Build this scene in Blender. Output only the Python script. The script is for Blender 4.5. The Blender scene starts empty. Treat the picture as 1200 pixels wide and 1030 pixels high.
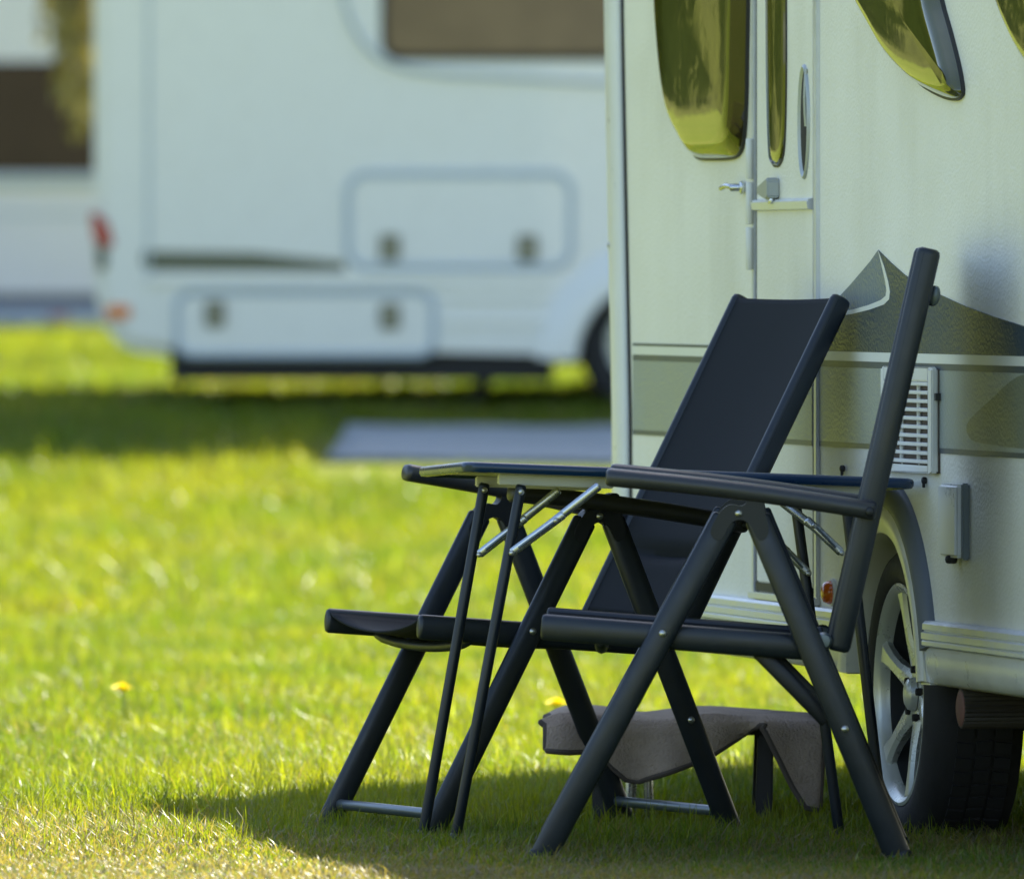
import bpy, bmesh, math, random
import numpy as np
from mathutils import Vector, Matrix
random.seed(4); rng = np.random.default_rng(11)
R = math.radians
scene = bpy.context.scene
COL = scene.collection

# ------------------------------------------------------------------ camera, light, exposure
FP, HZ, CH = 14000.0, 325.0, 1.09      # focal length and horizon row on a 1200 px wide picture, camera height
cam_d = bpy.data.cameras.new('camera'); cam = bpy.data.objects.new('camera', cam_d); COL.objects.link(cam)
cam.location = (0, 0, CH); cam.rotation_euler = (R(90), 0, 0)
cam_d.sensor_width = 36; cam_d.lens = FP/1200*36; cam_d.shift_y = -(515-HZ)/1200
cam_d.clip_start = .5; cam_d.clip_end = 2000
cam_d.dof.use_dof = True; cam_d.dof.focus_distance = 23.35; cam_d.dof.aperture_fstop = 6.0
scene.camera = cam

SUN = Vector((1.0, 1.8, 2.6)).normalized()
world = bpy.data.worlds.new('World'); scene.world = world; world.use_nodes = True
wt = world.node_tree; wt.nodes.clear()
wo = wt.nodes.new('ShaderNodeOutputWorld'); wb = wt.nodes.new('ShaderNodeBackground'); sk = wt.nodes.new('ShaderNodeTexSky')
sk.sky_type = 'NISHITA'; sk.sun_disc = False
sk.sun_elevation = math.asin(SUN.z); sk.sun_rotation = math.atan2(SUN.x, SUN.y)
sk.air_density = 1.0; sk.dust_density = 1.6; sk.ozone_density = 1.0
wb.inputs['Strength'].default_value = .10
wt.links.new(sk.outputs[0], wb.inputs[0]); wt.links.new(wb.outputs[0], wo.inputs[0])
sl = bpy.data.lights.new('sun', 'SUN'); so = bpy.data.objects.new('sun', sl); COL.objects.link(so)
sl.energy = 5.0; sl.angle = R(.53); sl.color = (1.0, .93, .80)
so.rotation_euler = SUN.to_track_quat('Z', 'Y').to_euler(); so.location = (20, 40, 40)
scene.view_settings.view_transform = 'Standard'; scene.view_settings.look = 'None'
scene.view_settings.gamma = 1; scene.view_settings.use_curve_mapping = False
scene.view_settings.exposure = 1.68

# ------------------------------------------------------------------ helpers
def tag(o, label=None, cat=None, group=None, kind=None):
    if label: o['label'] = label
    if cat: o['category'] = cat
    if group: o['group'] = group
    if kind: o['kind'] = kind
    return o
def empty(name, loc=(0,0,0), rz=0, label=None, cat=None, group=None):
    o = bpy.data.objects.new(name, None); COL.objects.link(o)
    o.location = loc; o.rotation_euler = (0,0,rz); o.empty_display_size = .1
    return tag(o, label, cat, group)
def copy_tree(o, parent=None):
    c = o.copy(); COL.objects.link(c)
    if parent: c.parent = parent
    for ch in list(o.children): copy_tree(ch, c)
    return c

class MB:
    def __init__(s): s.v = []; s.f = []
    def add(s, vs, fs):
        b = len(s.v); s.v += [tuple(v) for v in vs]; s.f += [tuple(i+b for i in f) for f in fs]; return s
    def box(s, x0, x1, y0, y1, z0, z1):
        vs = [(x,y,z) for x in (x0,x1) for y in (y0,y1) for z in (z0,z1)]
        return s.add(vs, [(0,1,3,2),(4,6,7,5),(0,4,5,1),(2,3,7,6),(0,2,6,4),(1,5,7,3)])
    def loft(s, rings, cap=True, closed=True):
        n = len(rings[0]); vs = [p for r in rings for p in r]; fs = []
        for i in range(len(rings)-1):
            for j in range(n if closed else n-1):
                k = (j+1) % n
                fs.append((i*n+j, i*n+k, (i+1)*n+k, (i+1)*n+j))
        if cap and closed:
            fs.append(tuple(range(n-1,-1,-1))); b = (len(rings)-1)*n; fs.append(tuple(range(b, b+n)))
        return s.add(vs, fs)
    def tube(s, pts, ra, rb=None, ref=(0,0,1), n=14, rnd=.6, pw=1.0):
        rb = ra if rb is None else rb
        pts = [Vector(p) for p in pts]; rings = []
        m = len(pts)
        def ring(p, T, k):
            A = Vector(ref) - T*Vector(ref).dot(T)
            if A.length < 1e-5: A = Vector((1,0,0)) - T*T.x
            A.normalize(); B = T.cross(A); out = []
            for q in range(n):
                a = 2*math.pi*q/n; c, d = math.cos(a), math.sin(a)
                c = math.copysign(abs(c)**pw, c); d = math.copysign(abs(d)**pw, d)
                out.append(p + A*(c*ra*k) + B*(d*rb*k))
            return out
        T0 = (pts[1]-pts[0]).normalized(); T1 = (pts[-1]-pts[-2]).normalized(); e = min(ra, rb)*rnd
        rings.append(ring(pts[0], T0, .62)); rings.append(ring(pts[0]+T0*e*.3, T0, .9)); rings.append(ring(pts[0]+T0*e, T0, 1))
        for i in range(1, m-1):
            rings.append(ring(pts[i], ((pts[i+1]-pts[i]).normalized()+(pts[i]-pts[i-1]).normalized()).normalized(), 1))
        rings.append(ring(pts[-1]-T1*e, T1, 1)); rings.append(ring(pts[-1]-T1*e*.3, T1, .9)); rings.append(ring(pts[-1], T1, .62))
        return s.loft(rings)
    def prism(s, poly, f0, f1):
        """poly of 2D points; f0, f1 map a 2D point to 3D on the two faces"""
        return s.loft([[f0(p) for p in poly], [f1(p) for p in poly]])
    def lathe(s, prof, axis_o, axis_d, ref, n=32, cap=False):
        o = Vector(axis_o); d = Vector(axis_d).normalized(); a = Vector(ref).normalized(); b = d.cross(a)
        rings = [[o + d*h + (a*math.cos(2*math.pi*q/n) + b*math.sin(2*math.pi*q/n))*r for q in range(n)] for r, h in prof]
        return s.loft(rings, cap=cap)
    def grid(s, fn, nu, nv, thick=None):
        vs = [fn(i/nu, j/nv) for i in range(nu+1) for j in range(nv+1)]
        fs = [(i*(nv+1)+j, (i+1)*(nv+1)+j, (i+1)*(nv+1)+j+1, i*(nv+1)+j+1) for i in range(nu) for j in range(nv)]
        return s.add(vs, fs)
    def build(s, name, m, parent=None, bevel=0, seg=2, smooth=True, ang=35, thick=0, sub=0, label=None):
        me = bpy.data.meshes.new(name); me.from_pydata(s.v, [], s.f); me.update()
        bm = bmesh.new(); bm.from_mesh(me)
        bmesh.ops.remove_doubles(bm, verts=bm.verts, dist=1e-6)
        bmesh.ops.recalc_face_normals(bm, faces=bm.faces)
        if bevel:
            es = [e for e in bm.edges if len(e.link_faces) == 2 and e.calc_face_angle(0) > R(40)]
            bmesh.ops.bevel(bm, geom=es, offset=bevel, segments=seg, affect='EDGES', clamp_overlap=True)
        bm.to_mesh(me); bm.free()
        if smooth:
            for p in me.polygons: p.use_smooth = True
            me.set_sharp_from_angle(angle=R(ang))
        me.materials.append(m)
        o = bpy.data.objects.new(name, me); COL.objects.link(o)
        if parent: o.parent = parent
        if thick:
            md = o.modifiers.new('thickness', 'SOLIDIFY'); md.thickness = thick; md.offset = 0
        if sub:
            md = o.modifiers.new('round', 'SUBSURF'); md.levels = sub; md.render_levels = sub
        if label: o['label'] = label
        return o

def mat(name, col, rough=.5, metal=0, spec=.5, bump=None, vary=0, vscale=6, dirt=None, coat=0, ior=1.5, trans=0, stretch=(1,1,1)):
    m = bpy.data.materials.new(name); m.use_nodes = True
    t = m.node_tree; b = t.nodes['Principled BSDF']; L = t.links
    b.inputs['Base Color'].default_value = (*col, 1); b.inputs['Roughness'].default_value = rough
    b.inputs['Metallic'].default_value = metal; b.inputs['Specular IOR Level'].default_value = spec
    b.inputs['Coat Weight'].default_value = coat; b.inputs['IOR'].default_value = ior
    b.inputs['Transmission Weight'].default_value = trans
    tc = t.nodes.new('ShaderNodeTexCoord'); mp = t.nodes.new('ShaderNodeMapping'); mp.inputs['Scale'].default_value = stretch
    L.new(tc.outputs['Object'], mp.inputs[0])
    out = None
    if vary:
        n = t.nodes.new('ShaderNodeTexNoise'); n.inputs['Scale'].default_value = vscale; n.inputs['Detail'].default_value = 6
        n.inputs['Roughness'].default_value = .65
        L.new(mp.outputs[0], n.inputs['Vector'])
        mr = t.nodes.new('ShaderNodeMapRange'); mr.inputs[1].default_value = .3; mr.inputs[2].default_value = .7
        mr.inputs[3].default_value = 1-vary; mr.inputs[4].default_value = 1+vary
        L.new(n.outputs[0], mr.inputs[0])
        mx = t.nodes.new('ShaderNodeMix'); mx.data_type = 'RGBA'; mx.blend_type = 'MULTIPLY'; mx.inputs[0].default_value = 1
        mx.inputs[6].default_value = (*col, 1); L.new(mr.outputs[0], mx.inputs[7]); out = mx.outputs[2]
        rr = t.nodes.new('ShaderNodeMapRange'); rr.inputs[1].default_value = .3; rr.inputs[2].default_value = .7
        rr.inputs[3].default_value = max(.03, rough*.8); rr.inputs[4].default_value = min(1, rough*1.25)
        L.new(n.outputs[0], rr.inputs[0]); L.new(rr.outputs[0], b.inputs['Roughness'])
    if dirt:
        dcol, damt, dsc = dirt
        n = t.nodes.new('ShaderNodeTexNoise'); n.inputs['Scale'].default_value = 1; n.inputs['Detail'].default_value = 7
        n.inputs['Roughness'].default_value = .6
        m2 = t.nodes.new('ShaderNodeMapping'); m2.inputs['Scale'].default_value = dsc; L.new(tc.outputs['Object'], m2.inputs[0])
        L.new(m2.outputs[0], n.inputs['Vector'])
        mr = t.nodes.new('ShaderNodeMapRange'); mr.inputs[1].default_value = .48; mr.inputs[2].default_value = .75
        mr.inputs[3].default_value = 0; mr.inputs[4].default_value = damt; L.new(n.outputs[0], mr.inputs[0])
        mx = t.nodes.new('ShaderNodeMix'); mx.data_type = 'RGBA'; L.new(mr.outputs[0], mx.inputs[0])
        if out: L.new(out, mx.inputs[6])
        else: mx.inputs[6].default_value = (*col, 1)
        mx.inputs[7].default_value = (*dcol, 1); out = mx.outputs[2]
    if out: L.new(out, b.inputs['Base Color'])
    if bump:
        kind, sc, st, dist = bump
        if kind == 'cells':
            n = t.nodes.new('ShaderNodeTexVoronoi'); n.feature = 'SMOOTH_F1'; n.inputs['Smoothness'].default_value = .6
            o_ = n.outputs['Distance']
        elif kind == 'weave':
            n = t.nodes.new('ShaderNodeTexWave'); n.wave_type = 'BANDS'; n.bands_direction = 'DIAGONAL'; n.inputs['Distortion'].default_value = 1.5
            o_ = n.outputs['Fac']
        else:
            n = t.nodes.new('ShaderNodeTexNoise'); n.inputs['Detail'].default_value = 4; o_ = n.outputs[0]
        n.inputs['Scale'].default_value = sc; L.new(mp.outputs[0], n.inputs['Vector'])
        bp = t.nodes.new('ShaderNodeBump'); bp.inputs['Strength'].default_value = st; bp.inputs['Distance'].default_value = dist
        L.new(o_, bp.inputs['Height']); L.new(bp.outputs[0], b.inputs['Normal'])
    return m

def gz(X, Y):
    """height of the lawn: level round the caravan, a bank before the far motorhome, gently rising behind"""
    X = np.asarray(X, float); Y = np.asarray(Y, float)
    a = np.where(Y < 44, 0, .5*.0084*(np.clip(Y, 44, 54.7)-44)**2)
    d = np.clip(Y-54.7, 0, None)
    a = a + .0125*np.minimum(d, 26) + .023*(1-np.exp(-d/.3))
    a = a - .028*np.exp(-((X-.05)**2+(Y-24.0)**2)/.5) - .012*np.exp(-((X-.75)**2+(Y-23.5)**2)/.2)
    a = a + .012*np.sin(X*1.7+Y*.9)*np.clip((Y-26)/6, 0, 1)
    return a
def at(px, py, Y):
    return Vector(((px-600)*Y/FP, Y, CH-(py-HZ)*Y/FP))

# ------------------------------------------------------------------ materials
M = {}
M['wall'] = mat('ribbed_cream_aluminium', (.88,.865,.76), .48, 0, .5, bump=('cells', 150, .4, .003), vary=.03, vscale=3, dirt=((.42,.40,.25), .28, (2.2,2.2,.55)))
M['trim'] = mat('white_plastic_trim', (.80,.81,.79), .32, vary=.03)
M['skirt'] = mat('cream_skirt_plastic', (.72,.72,.64), .30, vary=.05, dirt=((.30,.28,.17), .35, (3,3,8)))
M['seal'] = mat('black_rubber_seal', (.02,.02,.022), .55)
M['alu'] = mat('aluminium_rail', (.70,.72,.73), .35, .35, vary=.06, vscale=20)
M['handle'] = mat('silver_painted_plastic', (.42,.45,.45), .35, .3)
M['chrome'] = mat('zinc_plated_steel', (.62,.64,.66), .25, .9, vary=.08, vscale=40)
M['glass'] = mat('green_tinted_acrylic', (.080,.084,.010), .05, 0, .9, bump=('noise', 3.0, .14, .03), coat=.6)
M['bevelreflection'] = mat('dark_bevel_reflection', (.030,.022,.010), .06, 0, .6, coat=.5)  # dark reflection on the pane's near bevel, painted in as brown
M['slate'] = mat('slate_decal', (.026,.052,.085), .35, bump=('cells', 150, .45, .003), vary=.08, vscale=4)
M['slatelight'] = mat('pale_slate_decal', (.14,.19,.25), .35, bump=('cells', 150, .45, .003), vary=.05)
M['band'] = mat('grey_green_decal_band', (.33,.37,.335), .34, bump=('cells', 150, .42, .003), vary=.07, vscale=3, dirt=((.16,.15,.06), .35, (2.2,2.2,.5)))
M['line'] = mat('dark_decal_line', (.075,.095,.11), .4, vary=.25, vscale=160)
M['stripe'] = mat('white_decal_stripe', (.80,.82,.76), .33, vary=.02)
M['plastic'] = mat('off_white_vent_plastic', (.76,.76,.70), .4, vary=.03)
M['dark'] = mat('dark_void', (.02,.018,.016), .8)
M['brownslot'] = mat('brown_vent_recess', (.10,.075,.06), .7)
M['orange'] = mat('amber_lens', (.75,.16,.015), .12, 0, .7, bump=('noise', 60, .5, .004), coat=.6)
M['red'] = mat('red_lens', (.42,.015,.012), .15, 0, .6, coat=.5)
M['barrel'] = mat('dark_rim_barrel', (.10,.105,.11), .35, .5)
M['archgrey'] = mat('dark_grey_arch_rubber', (.13,.15,.17), .5, vary=.05)
M['tyre'] = mat('tyre_rubber', (.022,.022,.024), .75, bump=('noise', 90, .3, .003), vary=.2)
M['rim'] = mat('painted_alloy_rim', (.62,.64,.60), .28, .4, vary=.05)
M['frame'] = mat('charcoal_painted_tube', (.014,.019,.025), .36, 0, .55, vary=.12, vscale=18, bump=('noise', 260, .05, .001))
M['joint'] = mat('black_joint_plastic', (.010,.012,.015), .45)
M['sling'] = mat('charcoal_mesh_sling', (.0125,.0155,.0195), .8, 0, .2, bump=('noise', 900, .25, .0008), vary=0)
M['rung'] = mat('grey_anodised_bar', (.14,.17,.19), .33, .6, vary=.1)
M['arm'] = mat('graphite_armrest', (.032,.034,.040), .36, 0, .6, vary=.08, vscale=12)
M['rivet'] = mat('steel_rivet', (.55,.55,.52), .3, .9)
M['bluerim'] = mat('navy_table_rim', (.006,.030,.078), .28, 0, .6, vary=.05)
M['tabletop'] = mat('pale_table_board', (.62,.62,.55), .4, vary=.05)
M['tleg'] = mat('navy_black_leg', (.007,.013,.022), .35, 0, .5, vary=.1)
M['carpet'] = mat('grey_brown_carpet', (.42,.335,.275), .95, 0, .1, bump=('noise', 190, .9, .006), vary=.17, vscale=16)
M['binding'] = mat('dark_carpet_binding', (.12,.10,.088), .9, 0, .1, bump=('noise', 300, .8, .003))
M['bpla'] = mat('black_step_plastic', (.022,.022,.022), .55, vary=.1)
M['mhwhite'] = mat('motorhome_white', (.84,.84,.79), .28, vary=.02, coat=.3)
M['mhline'] = mat('blue_grey_moulding', (.50,.57,.62), .4)
M['mholive'] = mat('olive_stripe', (.13,.14,.09), .4)
M['mhglass'] = mat('brown_tinted_pane', (.20,.135,.07), .15, 0, .35, vary=.25, vscale=2)
M['farglass'] = mat('dark_brown_far_pane', (.055,.032,.018), .2, 0, .25, vary=.3, vscale=1.5)
M['chassis'] = mat('black_chassis', (.015,.015,.016), .7)
M['latch'] = mat('olive_latch', (.30,.285,.19), .5)
M['farwhite'] = mat('far_caravan_white', (.78,.76,.76), .35, vary=.02)
M['farline'] = mat('slate_far_trim', (.10,.11,.14), .5)
M['farskirt'] = mat('grey_blue_far_skirt', (.38,.44,.55), .4)
M['sheet'] = mat('blue_grey_groundsheet', (.29,.315,.33), .85, bump=('noise', 60, .4, .01), vary=.12, vscale=4)
M['tank'] = mat('ribbed_grey_brown_tank', (.06,.052,.045), .6, vary=.15)
M['tankend'] = mat('rusty_red_end_cap', (.16,.065,.05), .6, vary=.2, vscale=30)
M['bark'] = mat('tree_bark', (.09,.065,.045), .9, bump=('noise', 12, 1, .05), vary=.3)

def leaf_mat(name, c1, c2, tl=.45, vc=None, rough=.45):
    m = bpy.data.materials.new(name); m.use_nodes = True; t = m.node_tree; L = t.links
    t.nodes.clear(); o = t.nodes.new('ShaderNodeOutputMaterial')
    pb = t.nodes.new('ShaderNodeBsdfPrincipled'); tr = t.nodes.new('ShaderNodeBsdfTranslucent'); mx = t.nodes.new('ShaderNodeMixShader')
    pb.inputs['Roughness'].default_value = rough; pb.inputs['Specular IOR Level'].default_value = .45
    if vc:
        a = t.nodes.new('ShaderNodeAttribute'); a.attribute_name = vc; col = a.outputs['Color']
    else:
        ge = t.nodes.new('ShaderNodeNewGeometry'); cr = t.nodes.new('ShaderNodeMix'); cr.data_type = 'RGBA'
        L.new(ge.outputs['Random Per Island'], cr.inputs[0]); cr.inputs[6].default_value = (*c1,1); cr.inputs[7].default_value = (*c2,1)
        col = cr.outputs[2]
    L.new(col, pb.inputs['Base Color'])
    g = t.nodes.new('ShaderNodeMix'); g.data_type = 'RGBA'; g.blend_type = 'MULTIPLY'; g.inputs[0].default_value = 1
    L.new(col, g.inputs[6]); g.inputs[7].default_value = (1.9, 1.75, .5, 1); L.new(g.outputs[2], tr.inputs[0])
    mx.inputs[0].default_value = tl
    L.new(pb.outputs[0], mx.inputs[1]); L.new(tr.outputs[0], mx.inputs[2]); L.new(mx.outputs[0], o.inputs[0])
    return m
M['grass'] = leaf_mat('grass_blades', 0, 0, .5, 'tint', .40)
M['leaf'] = leaf_mat('woodland_leaves', (.09,.10,.014), (.16,.15,.03), .5)
M['weepleaf'] = leaf_mat('weeping_leaves', (.17,.15,.06), (.30,.28,.13), .35)

# ------------------------------------------------------------------ ground
def build_ground():
    def axis(core, far):
        return np.unique(np.concatenate([core, far]))
    xs = axis(np.concatenate([np.arange(-12,12.01,.5), np.arange(-2.5,2.51,.12)]), np.array([-900,-400,-200,-120,-80,-50,-30,-20,20,30,50,80,120,200,400,900]))
    ys = axis(np.concatenate([np.arange(14,82,.5), np.arange(21,30,.12), np.arange(54,57,.1)]), np.array([-600,-200,-100,-50,-20,0,7,90,105,130,170,250,400,700,1200]))
    XX, YY = np.meshgrid(xs, ys, indexing='ij'); ZZ = gz(XX, YY)
    nx, ny = len(xs), len(ys)
    vs = np.stack([XX, YY, ZZ], -1).reshape(-1,3)
    fs = [(i*ny+j, (i+1)*ny+j, (i+1)*ny+j+1, i*ny+j+1) for i in range(nx-1) for j in range(ny-1)]
    me = bpy.data.meshes.new('ground'); me.from_pydata(vs.tolist(), [], fs); me.update()
    for p in me.polygons: p.use_smooth = True
    m = bpy.data.materials.new('lawn_soil'); m.use_nodes = True; t = m.node_tree; L = t.links; b = t.nodes['Principled BSDF']
    b.inputs['Roughness'].default_value = .95; b.inputs['Specular IOR Level'].default_value = .1
    tc = t.nodes.new('ShaderNodeTexCoord')
    n1 = t.nodes.new('ShaderNodeTexNoise'); n1.inputs['Scale'].default_value = .8; n1.inputs['Detail'].default_value = 8; L.new(tc.outputs['Object'], n1.inputs['Vector'])
    n2 = t.nodes.new('ShaderNodeTexNoise'); n2.inputs['Scale'].default_value = 22; n2.inputs['Detail'].default_value = 6; L.new(tc.outputs['Object'], n2.inputs['Vector'])
    c1 = t.nodes.new('ShaderNodeValToRGB'); L.new(n2.outputs[0], c1.inputs[0])
    c1.color_ramp.elements[0].position = .3; c1.color_ramp.elements[0].color = (.075,.105,.012,1)
    c1.color_ramp.elements[1].position = .7; c1.color_ramp.elements[1].color = (.175,.205,.022,1)
    mx = t.nodes.new('ShaderNodeMix'); mx.data_type = 'RGBA'
    mr = t.nodes.new('ShaderNodeMapRange'); mr.inputs[1].default_value = .5; mr.inputs[2].default_value = .75; mr.inputs[4].default_value = .5
    L.new(n1.outputs[0], mr.inputs[0]); L.new(mr.outputs[0], mx.inputs[0]); L.new(c1.outputs[0], mx.inputs[6]); mx.inputs[7].default_value = (.24,.21,.06,1)
    L.new(mx.outputs[2], b.inputs['Base Color'])
    bp = t.nodes.new('ShaderNodeBump'); bp.inputs['Distance'].default_value = .04; L.new(n2.outputs[0], bp.inputs['Height']); L.new(bp.outputs[0], b.inputs['Normal'])
    me.materials.append(m)
    o = bpy.data.objects.new('ground', me); COL.objects.link(o); tag(o, kind='structure', label='lawn ground rising gently towards the parked motorhome')
build_ground()

def smooth_noise(X, Y, sc, seed):
    r = np.random.default_rng(seed); v = np.zeros_like(X); tot = 0
    for k in range(7):
        a = r.uniform(0, 2*np.pi); f = sc*r.uniform(.6, 1.9); ph = r.uniform(0, 6.28)
        v += np.sin((X*np.cos(a)+Y*np.sin(a))*f*6.28+ph); tot += 1
    return v/np.sqrt(tot)

def blades(Y0, Y1, dens, h, w, segs, side=.55, xr=None):
    hw = .0435*Y1+side
    n = int((Y1-Y0)*2*hw*dens)
    Y = rng.uniform(Y0, Y1, n); X = rng.uniform(-1, 1, n)*(.0435*Y+side)
    if xr: k = (X > xr[0]) & (X < xr[1]); X, Y = X[k], Y[k]
    k = ~((Y > 50.9) & (Y < 54.1) & (X > -.86+.0*Y))
    X, Y = X[k], Y[k]; n = len(X)
    # dry thatch in the foreground, green further back
    d = smooth_noise(X, Y, .45, 3)*.5 + smooth_noise(X, Y, 1.7, 5)*.35
    near = np.clip((24.5-Y+.30*np.sin(X*2.1+.6)+.9*d-1.2*np.clip(X+.35,0,1))/2.2, 0, 1)
    pdry = np.clip(.11+.26*np.clip(d,0,1)+.66*near, 0, .70)
    dry = rng.uniform(0,1,n) < pdry
    clump = smooth_noise(X, Y, 1.1, 8)
    H = h*np.where(rng.uniform(0,1,n) < .06, rng.uniform(1.1,1.7,n), rng.uniform(.4, 1.1, n))*(1+.22*np.clip(clump,-1,1.6))
    H = H*(1-.5*np.clip((23.1-Y)/.7,0,1)); H = np.where(dry, H*.85, H*(1-.45*near))
    W = w*rng.uniform(.6, 1.3, n)
    az = rng.uniform(0, 2*np.pi, n); lean = np.abs(rng.normal(0, .62, n))+.08; lean = np.where(dry, rng.uniform(.5, 1.7, n), lean)
    face = az + rng.normal(0, .5, n) + np.pi/2
    base = np.stack([X, Y, gz(X, Y)-.004], -1)
    ld = np.stack([np.cos(az), np.sin(az)], -1); wd = np.stack([np.cos(face), np.sin(face)], -1)
    t = np.linspace(0, 1, segs+1); P = []
    for i, ti in enumerate(t):
        c = base.copy()
        bend = lean*(ti**1.7)
        c[:,0] += ld[:,0]*H*bend*.8; c[:,1] += ld[:,1]*H*bend*.8
        c[:,2] += H*(ti - .32*np.clip(lean,0,1.6)*ti**2.2*.8)
        if i < segs:
            ww = (W*(1-ti**1.6*.75)*.5)[:,None]
            a = c.copy(); a[:,:2] -= wd*ww; b = c.copy(); b[:,:2] += wd*ww; P += [a, b]
        else: P += [c]
    nv = 2*segs+1
    V = np.stack(P, 1).reshape(-1,3)
    o = (np.arange(n)*nv)[:,None]
    tri = []
    for i in range(segs-1): tri += [[2*i, 2*i+1, 2*i+3], [2*i, 2*i+3, 2*i+2]]
    tri += [[2*segs-2, 2*segs-1, 2*segs]]
    F = (o[:,:,None] + np.array(tri)[None]).reshape(-1,3)
    g = rng.uniform(0,1,n)[:,None]; yel = np.clip(.5+.35*smooth_noise(X, Y, .5, 21)+rng.normal(0,.25,n),0,1)[:,None]
    green = np.array([.082,.145,.014])*(1-yel)+np.array([.185,.215,.016])*yel
    green = green*(.75+.5*g)
    tan = np.array([.135,.118,.058])*(1-g)+np.array([.235,.205,.115])*g
    C = np.where(dry[:,None], tan, green)
    pale = (rng.uniform(0,1,n) < np.where(Y > 25.5, .014, .008))[:,None]  # a few blades coloured pale to paint in white glints
    C = np.where(pale, np.array([.30,.36,.13])*(.7+.5*g), C)
    C = np.repeat(np.concatenate([C, np.ones((n,1))], 1), nv, 0)
    return V, F, C
def build_grass(name, parts, label):
    Vs, Fs, Cs, off = [], [], [], 0
    for V, F, C in parts:
        Vs.append(V); Fs.append(F+off); Cs.append(C); off += len(V)
    V = np.concatenate(Vs).astype(np.float32); F = np.concatenate(Fs).astype(np.int32); C = np.concatenate(Cs).astype(np.float32)
    me = bpy.data.meshes.new(name); me.vertices.add(len(V)); me.vertices.foreach_set('co', V.ravel())
    me.loops.add(F.size); me.loops.foreach_set('vertex_index', F.ravel())
    me.polygons.add(len(F)); me.polygons.foreach_set('loop_start', np.arange(0, F.size, 3, dtype=np.int32))
    me.polygons.foreach_set('use_smooth', np.ones(len(F), bool))
    at_ = me.attributes.new('tint', 'FLOAT_COLOR', 'POINT'); at_.data.foreach_set('color', C.ravel())
    me.update(calc_edges=True); me.materials.append(M['grass'])
    o = bpy.data.objects.new(name, me); COL.objects.link(o)
    tag(o, label, 'grass', kind='stuff'); return o
build_grass('grass', [blades(20.6, 27.5, 12000, .055, .0031, 3), blades(27.5, 38, 4200, .058, .0055, 2, .7),
                      blades(38, 54.2, 1500, .085, .013, 2, .9), blades(54.2, 74.4, 700, .085, .022, 1, 1.2)],
            'short lawn grass, green in the sun and dry straw coloured in the foreground')

# ------------------------------------------------------------------ near caravan
# local frame: x = along the side towards the rear (away from the camera), y = out of the side wall, z = up
DX, DY = -.198, .9802
CO = Vector((.742, 23.5, 0)); CROT = math.atan2(DY, DX)
caravan = empty('caravan', CO, CROT, 'cream caravan with slate mountain stripes and a stable door, seen along its side', 'caravan')
def WT(px, out=0):
    k = (px-600)/FP
    s = (23.5*k - .198*k*out - .742 + .98*out)/(.198+.9802*k)
    return -s
def WL(px, py, out=0):
    t = WT(px, out); Y = 23.5 + .9802*t - .198*out
    return (t, CH-(py-HZ)*Y/FP)
def w3(p, out): return Vector((p[0], out, p[1]))
ZT, AR = 2.58, .335
# body: side elevation with the arch cut out, extruded across the width
arc = [(AR*math.cos(a), .27+AR*math.sin(a)) for a in np.linspace(R(27), R(153), 15)]
arc = [(x, z) for x, z in arc if z > .421]
elev = [(2.60,.45),(2.62,.55),(2.62,2.45),(2.55,ZT),(-3.6,ZT),(-4.0,2.2),(-4.1,.9),(-3.9,.42)]
elev = elev + [(-AR*.9,.42)] + [(x, z) for x, z in reversed(arc)] + [(AR*.9,.42),(2.2,.42)]
MB().prism(elev, lambda p: w3(p, 0), lambda p: w3(p, -2.25)).build('body', M['wall'], caravan, smooth=False)
MB().box(-3.6, 2.3, -2.1, -.24, .34, .418).box(-.34, .34, -.30, -.25, .20, .6).box(-3.6, 2.1, -.62, -.55, .26, .34).build('chassis', M['chassis'], caravan)
MB().tube([(0,-.2,.27),(0,-2.0,.27)], .035).build('axle', M['chassis'], caravan)
# corner trim: rounded moulding at the rear edge
def trim_fn(u, v):
    z = .46+v*2.1; tin = WT(741 if z < .75 else 741-10*min(1,(z-.75)/.9)) + .012
    prof = [(tin,.004),(tin+.01,.014),(tin+.07,.017),(tin+.13,.013),(2.655,-.004),(2.69,-.04),(2.70,-.12)]
    p = prof[round(u*6)]
    return (p[0], p[1], z)
MB().grid(trim_fn, 6, 12).build('corner_trim', M['trim'], caravan, ang=60, thick=.004)
def seal_fn(u, v):
    z = .44+v*2.1; tin = WT(741 if z < .75 else 741-10*min(1,(z-.75)/.9))
    return (tin-.002+u*.014, .0025, z)
MB().grid(seal_fn, 1, 12).build('trim_seal', M['seal'], caravan, thick=.003)
MB().tube([(2.6, .014, 1.16),(2.6,.020,1.16)], .006).build('trim_screw', M['rivet'], caravan)

# ---- door
tdl, tdr = WT(888), WT(957)      # door seams (left = far, right = near)
ZD0, ZD1 = .432, 2.25
door = MB().box(tdr+.012, tdl-.012, -.02, .005, ZD0+.03, ZD1).build('door', M['wall'], caravan, bevel=.003)
g = MB()
for a, b in ((tdl-.012, tdl+.004),(tdr-.006,tdr+.012)): g.box(a, b, -.015, .002, ZD0, ZD1+.02)
g.box(tdr-.006, tdl+.004, -.015, .002, ZD1, ZD1+.02)
g.box(tdr+.012, tdl-.012, -.015, .007, ZD0+.012, ZD0+.03)
g.build('door_seal', M['seal'], caravan)
g = MB()
for a, b in ((tdl+.006, tdl+.026),(tdr-.030,tdr-.008)): g.box(a, b, -.01, .008, ZD0+.01, ZD1+.05)
g.build('door_frame', M['alu'], caravan, bevel=.002)
MB().box(tdr-.03, tdl+.026, -.01, .016, ZD0-.004, ZD0+.010).build('door_sill', M['alu'], caravan, bevel=.002)
z0, z1 = WL(925,247)[1], WL(925,233)[1]
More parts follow.
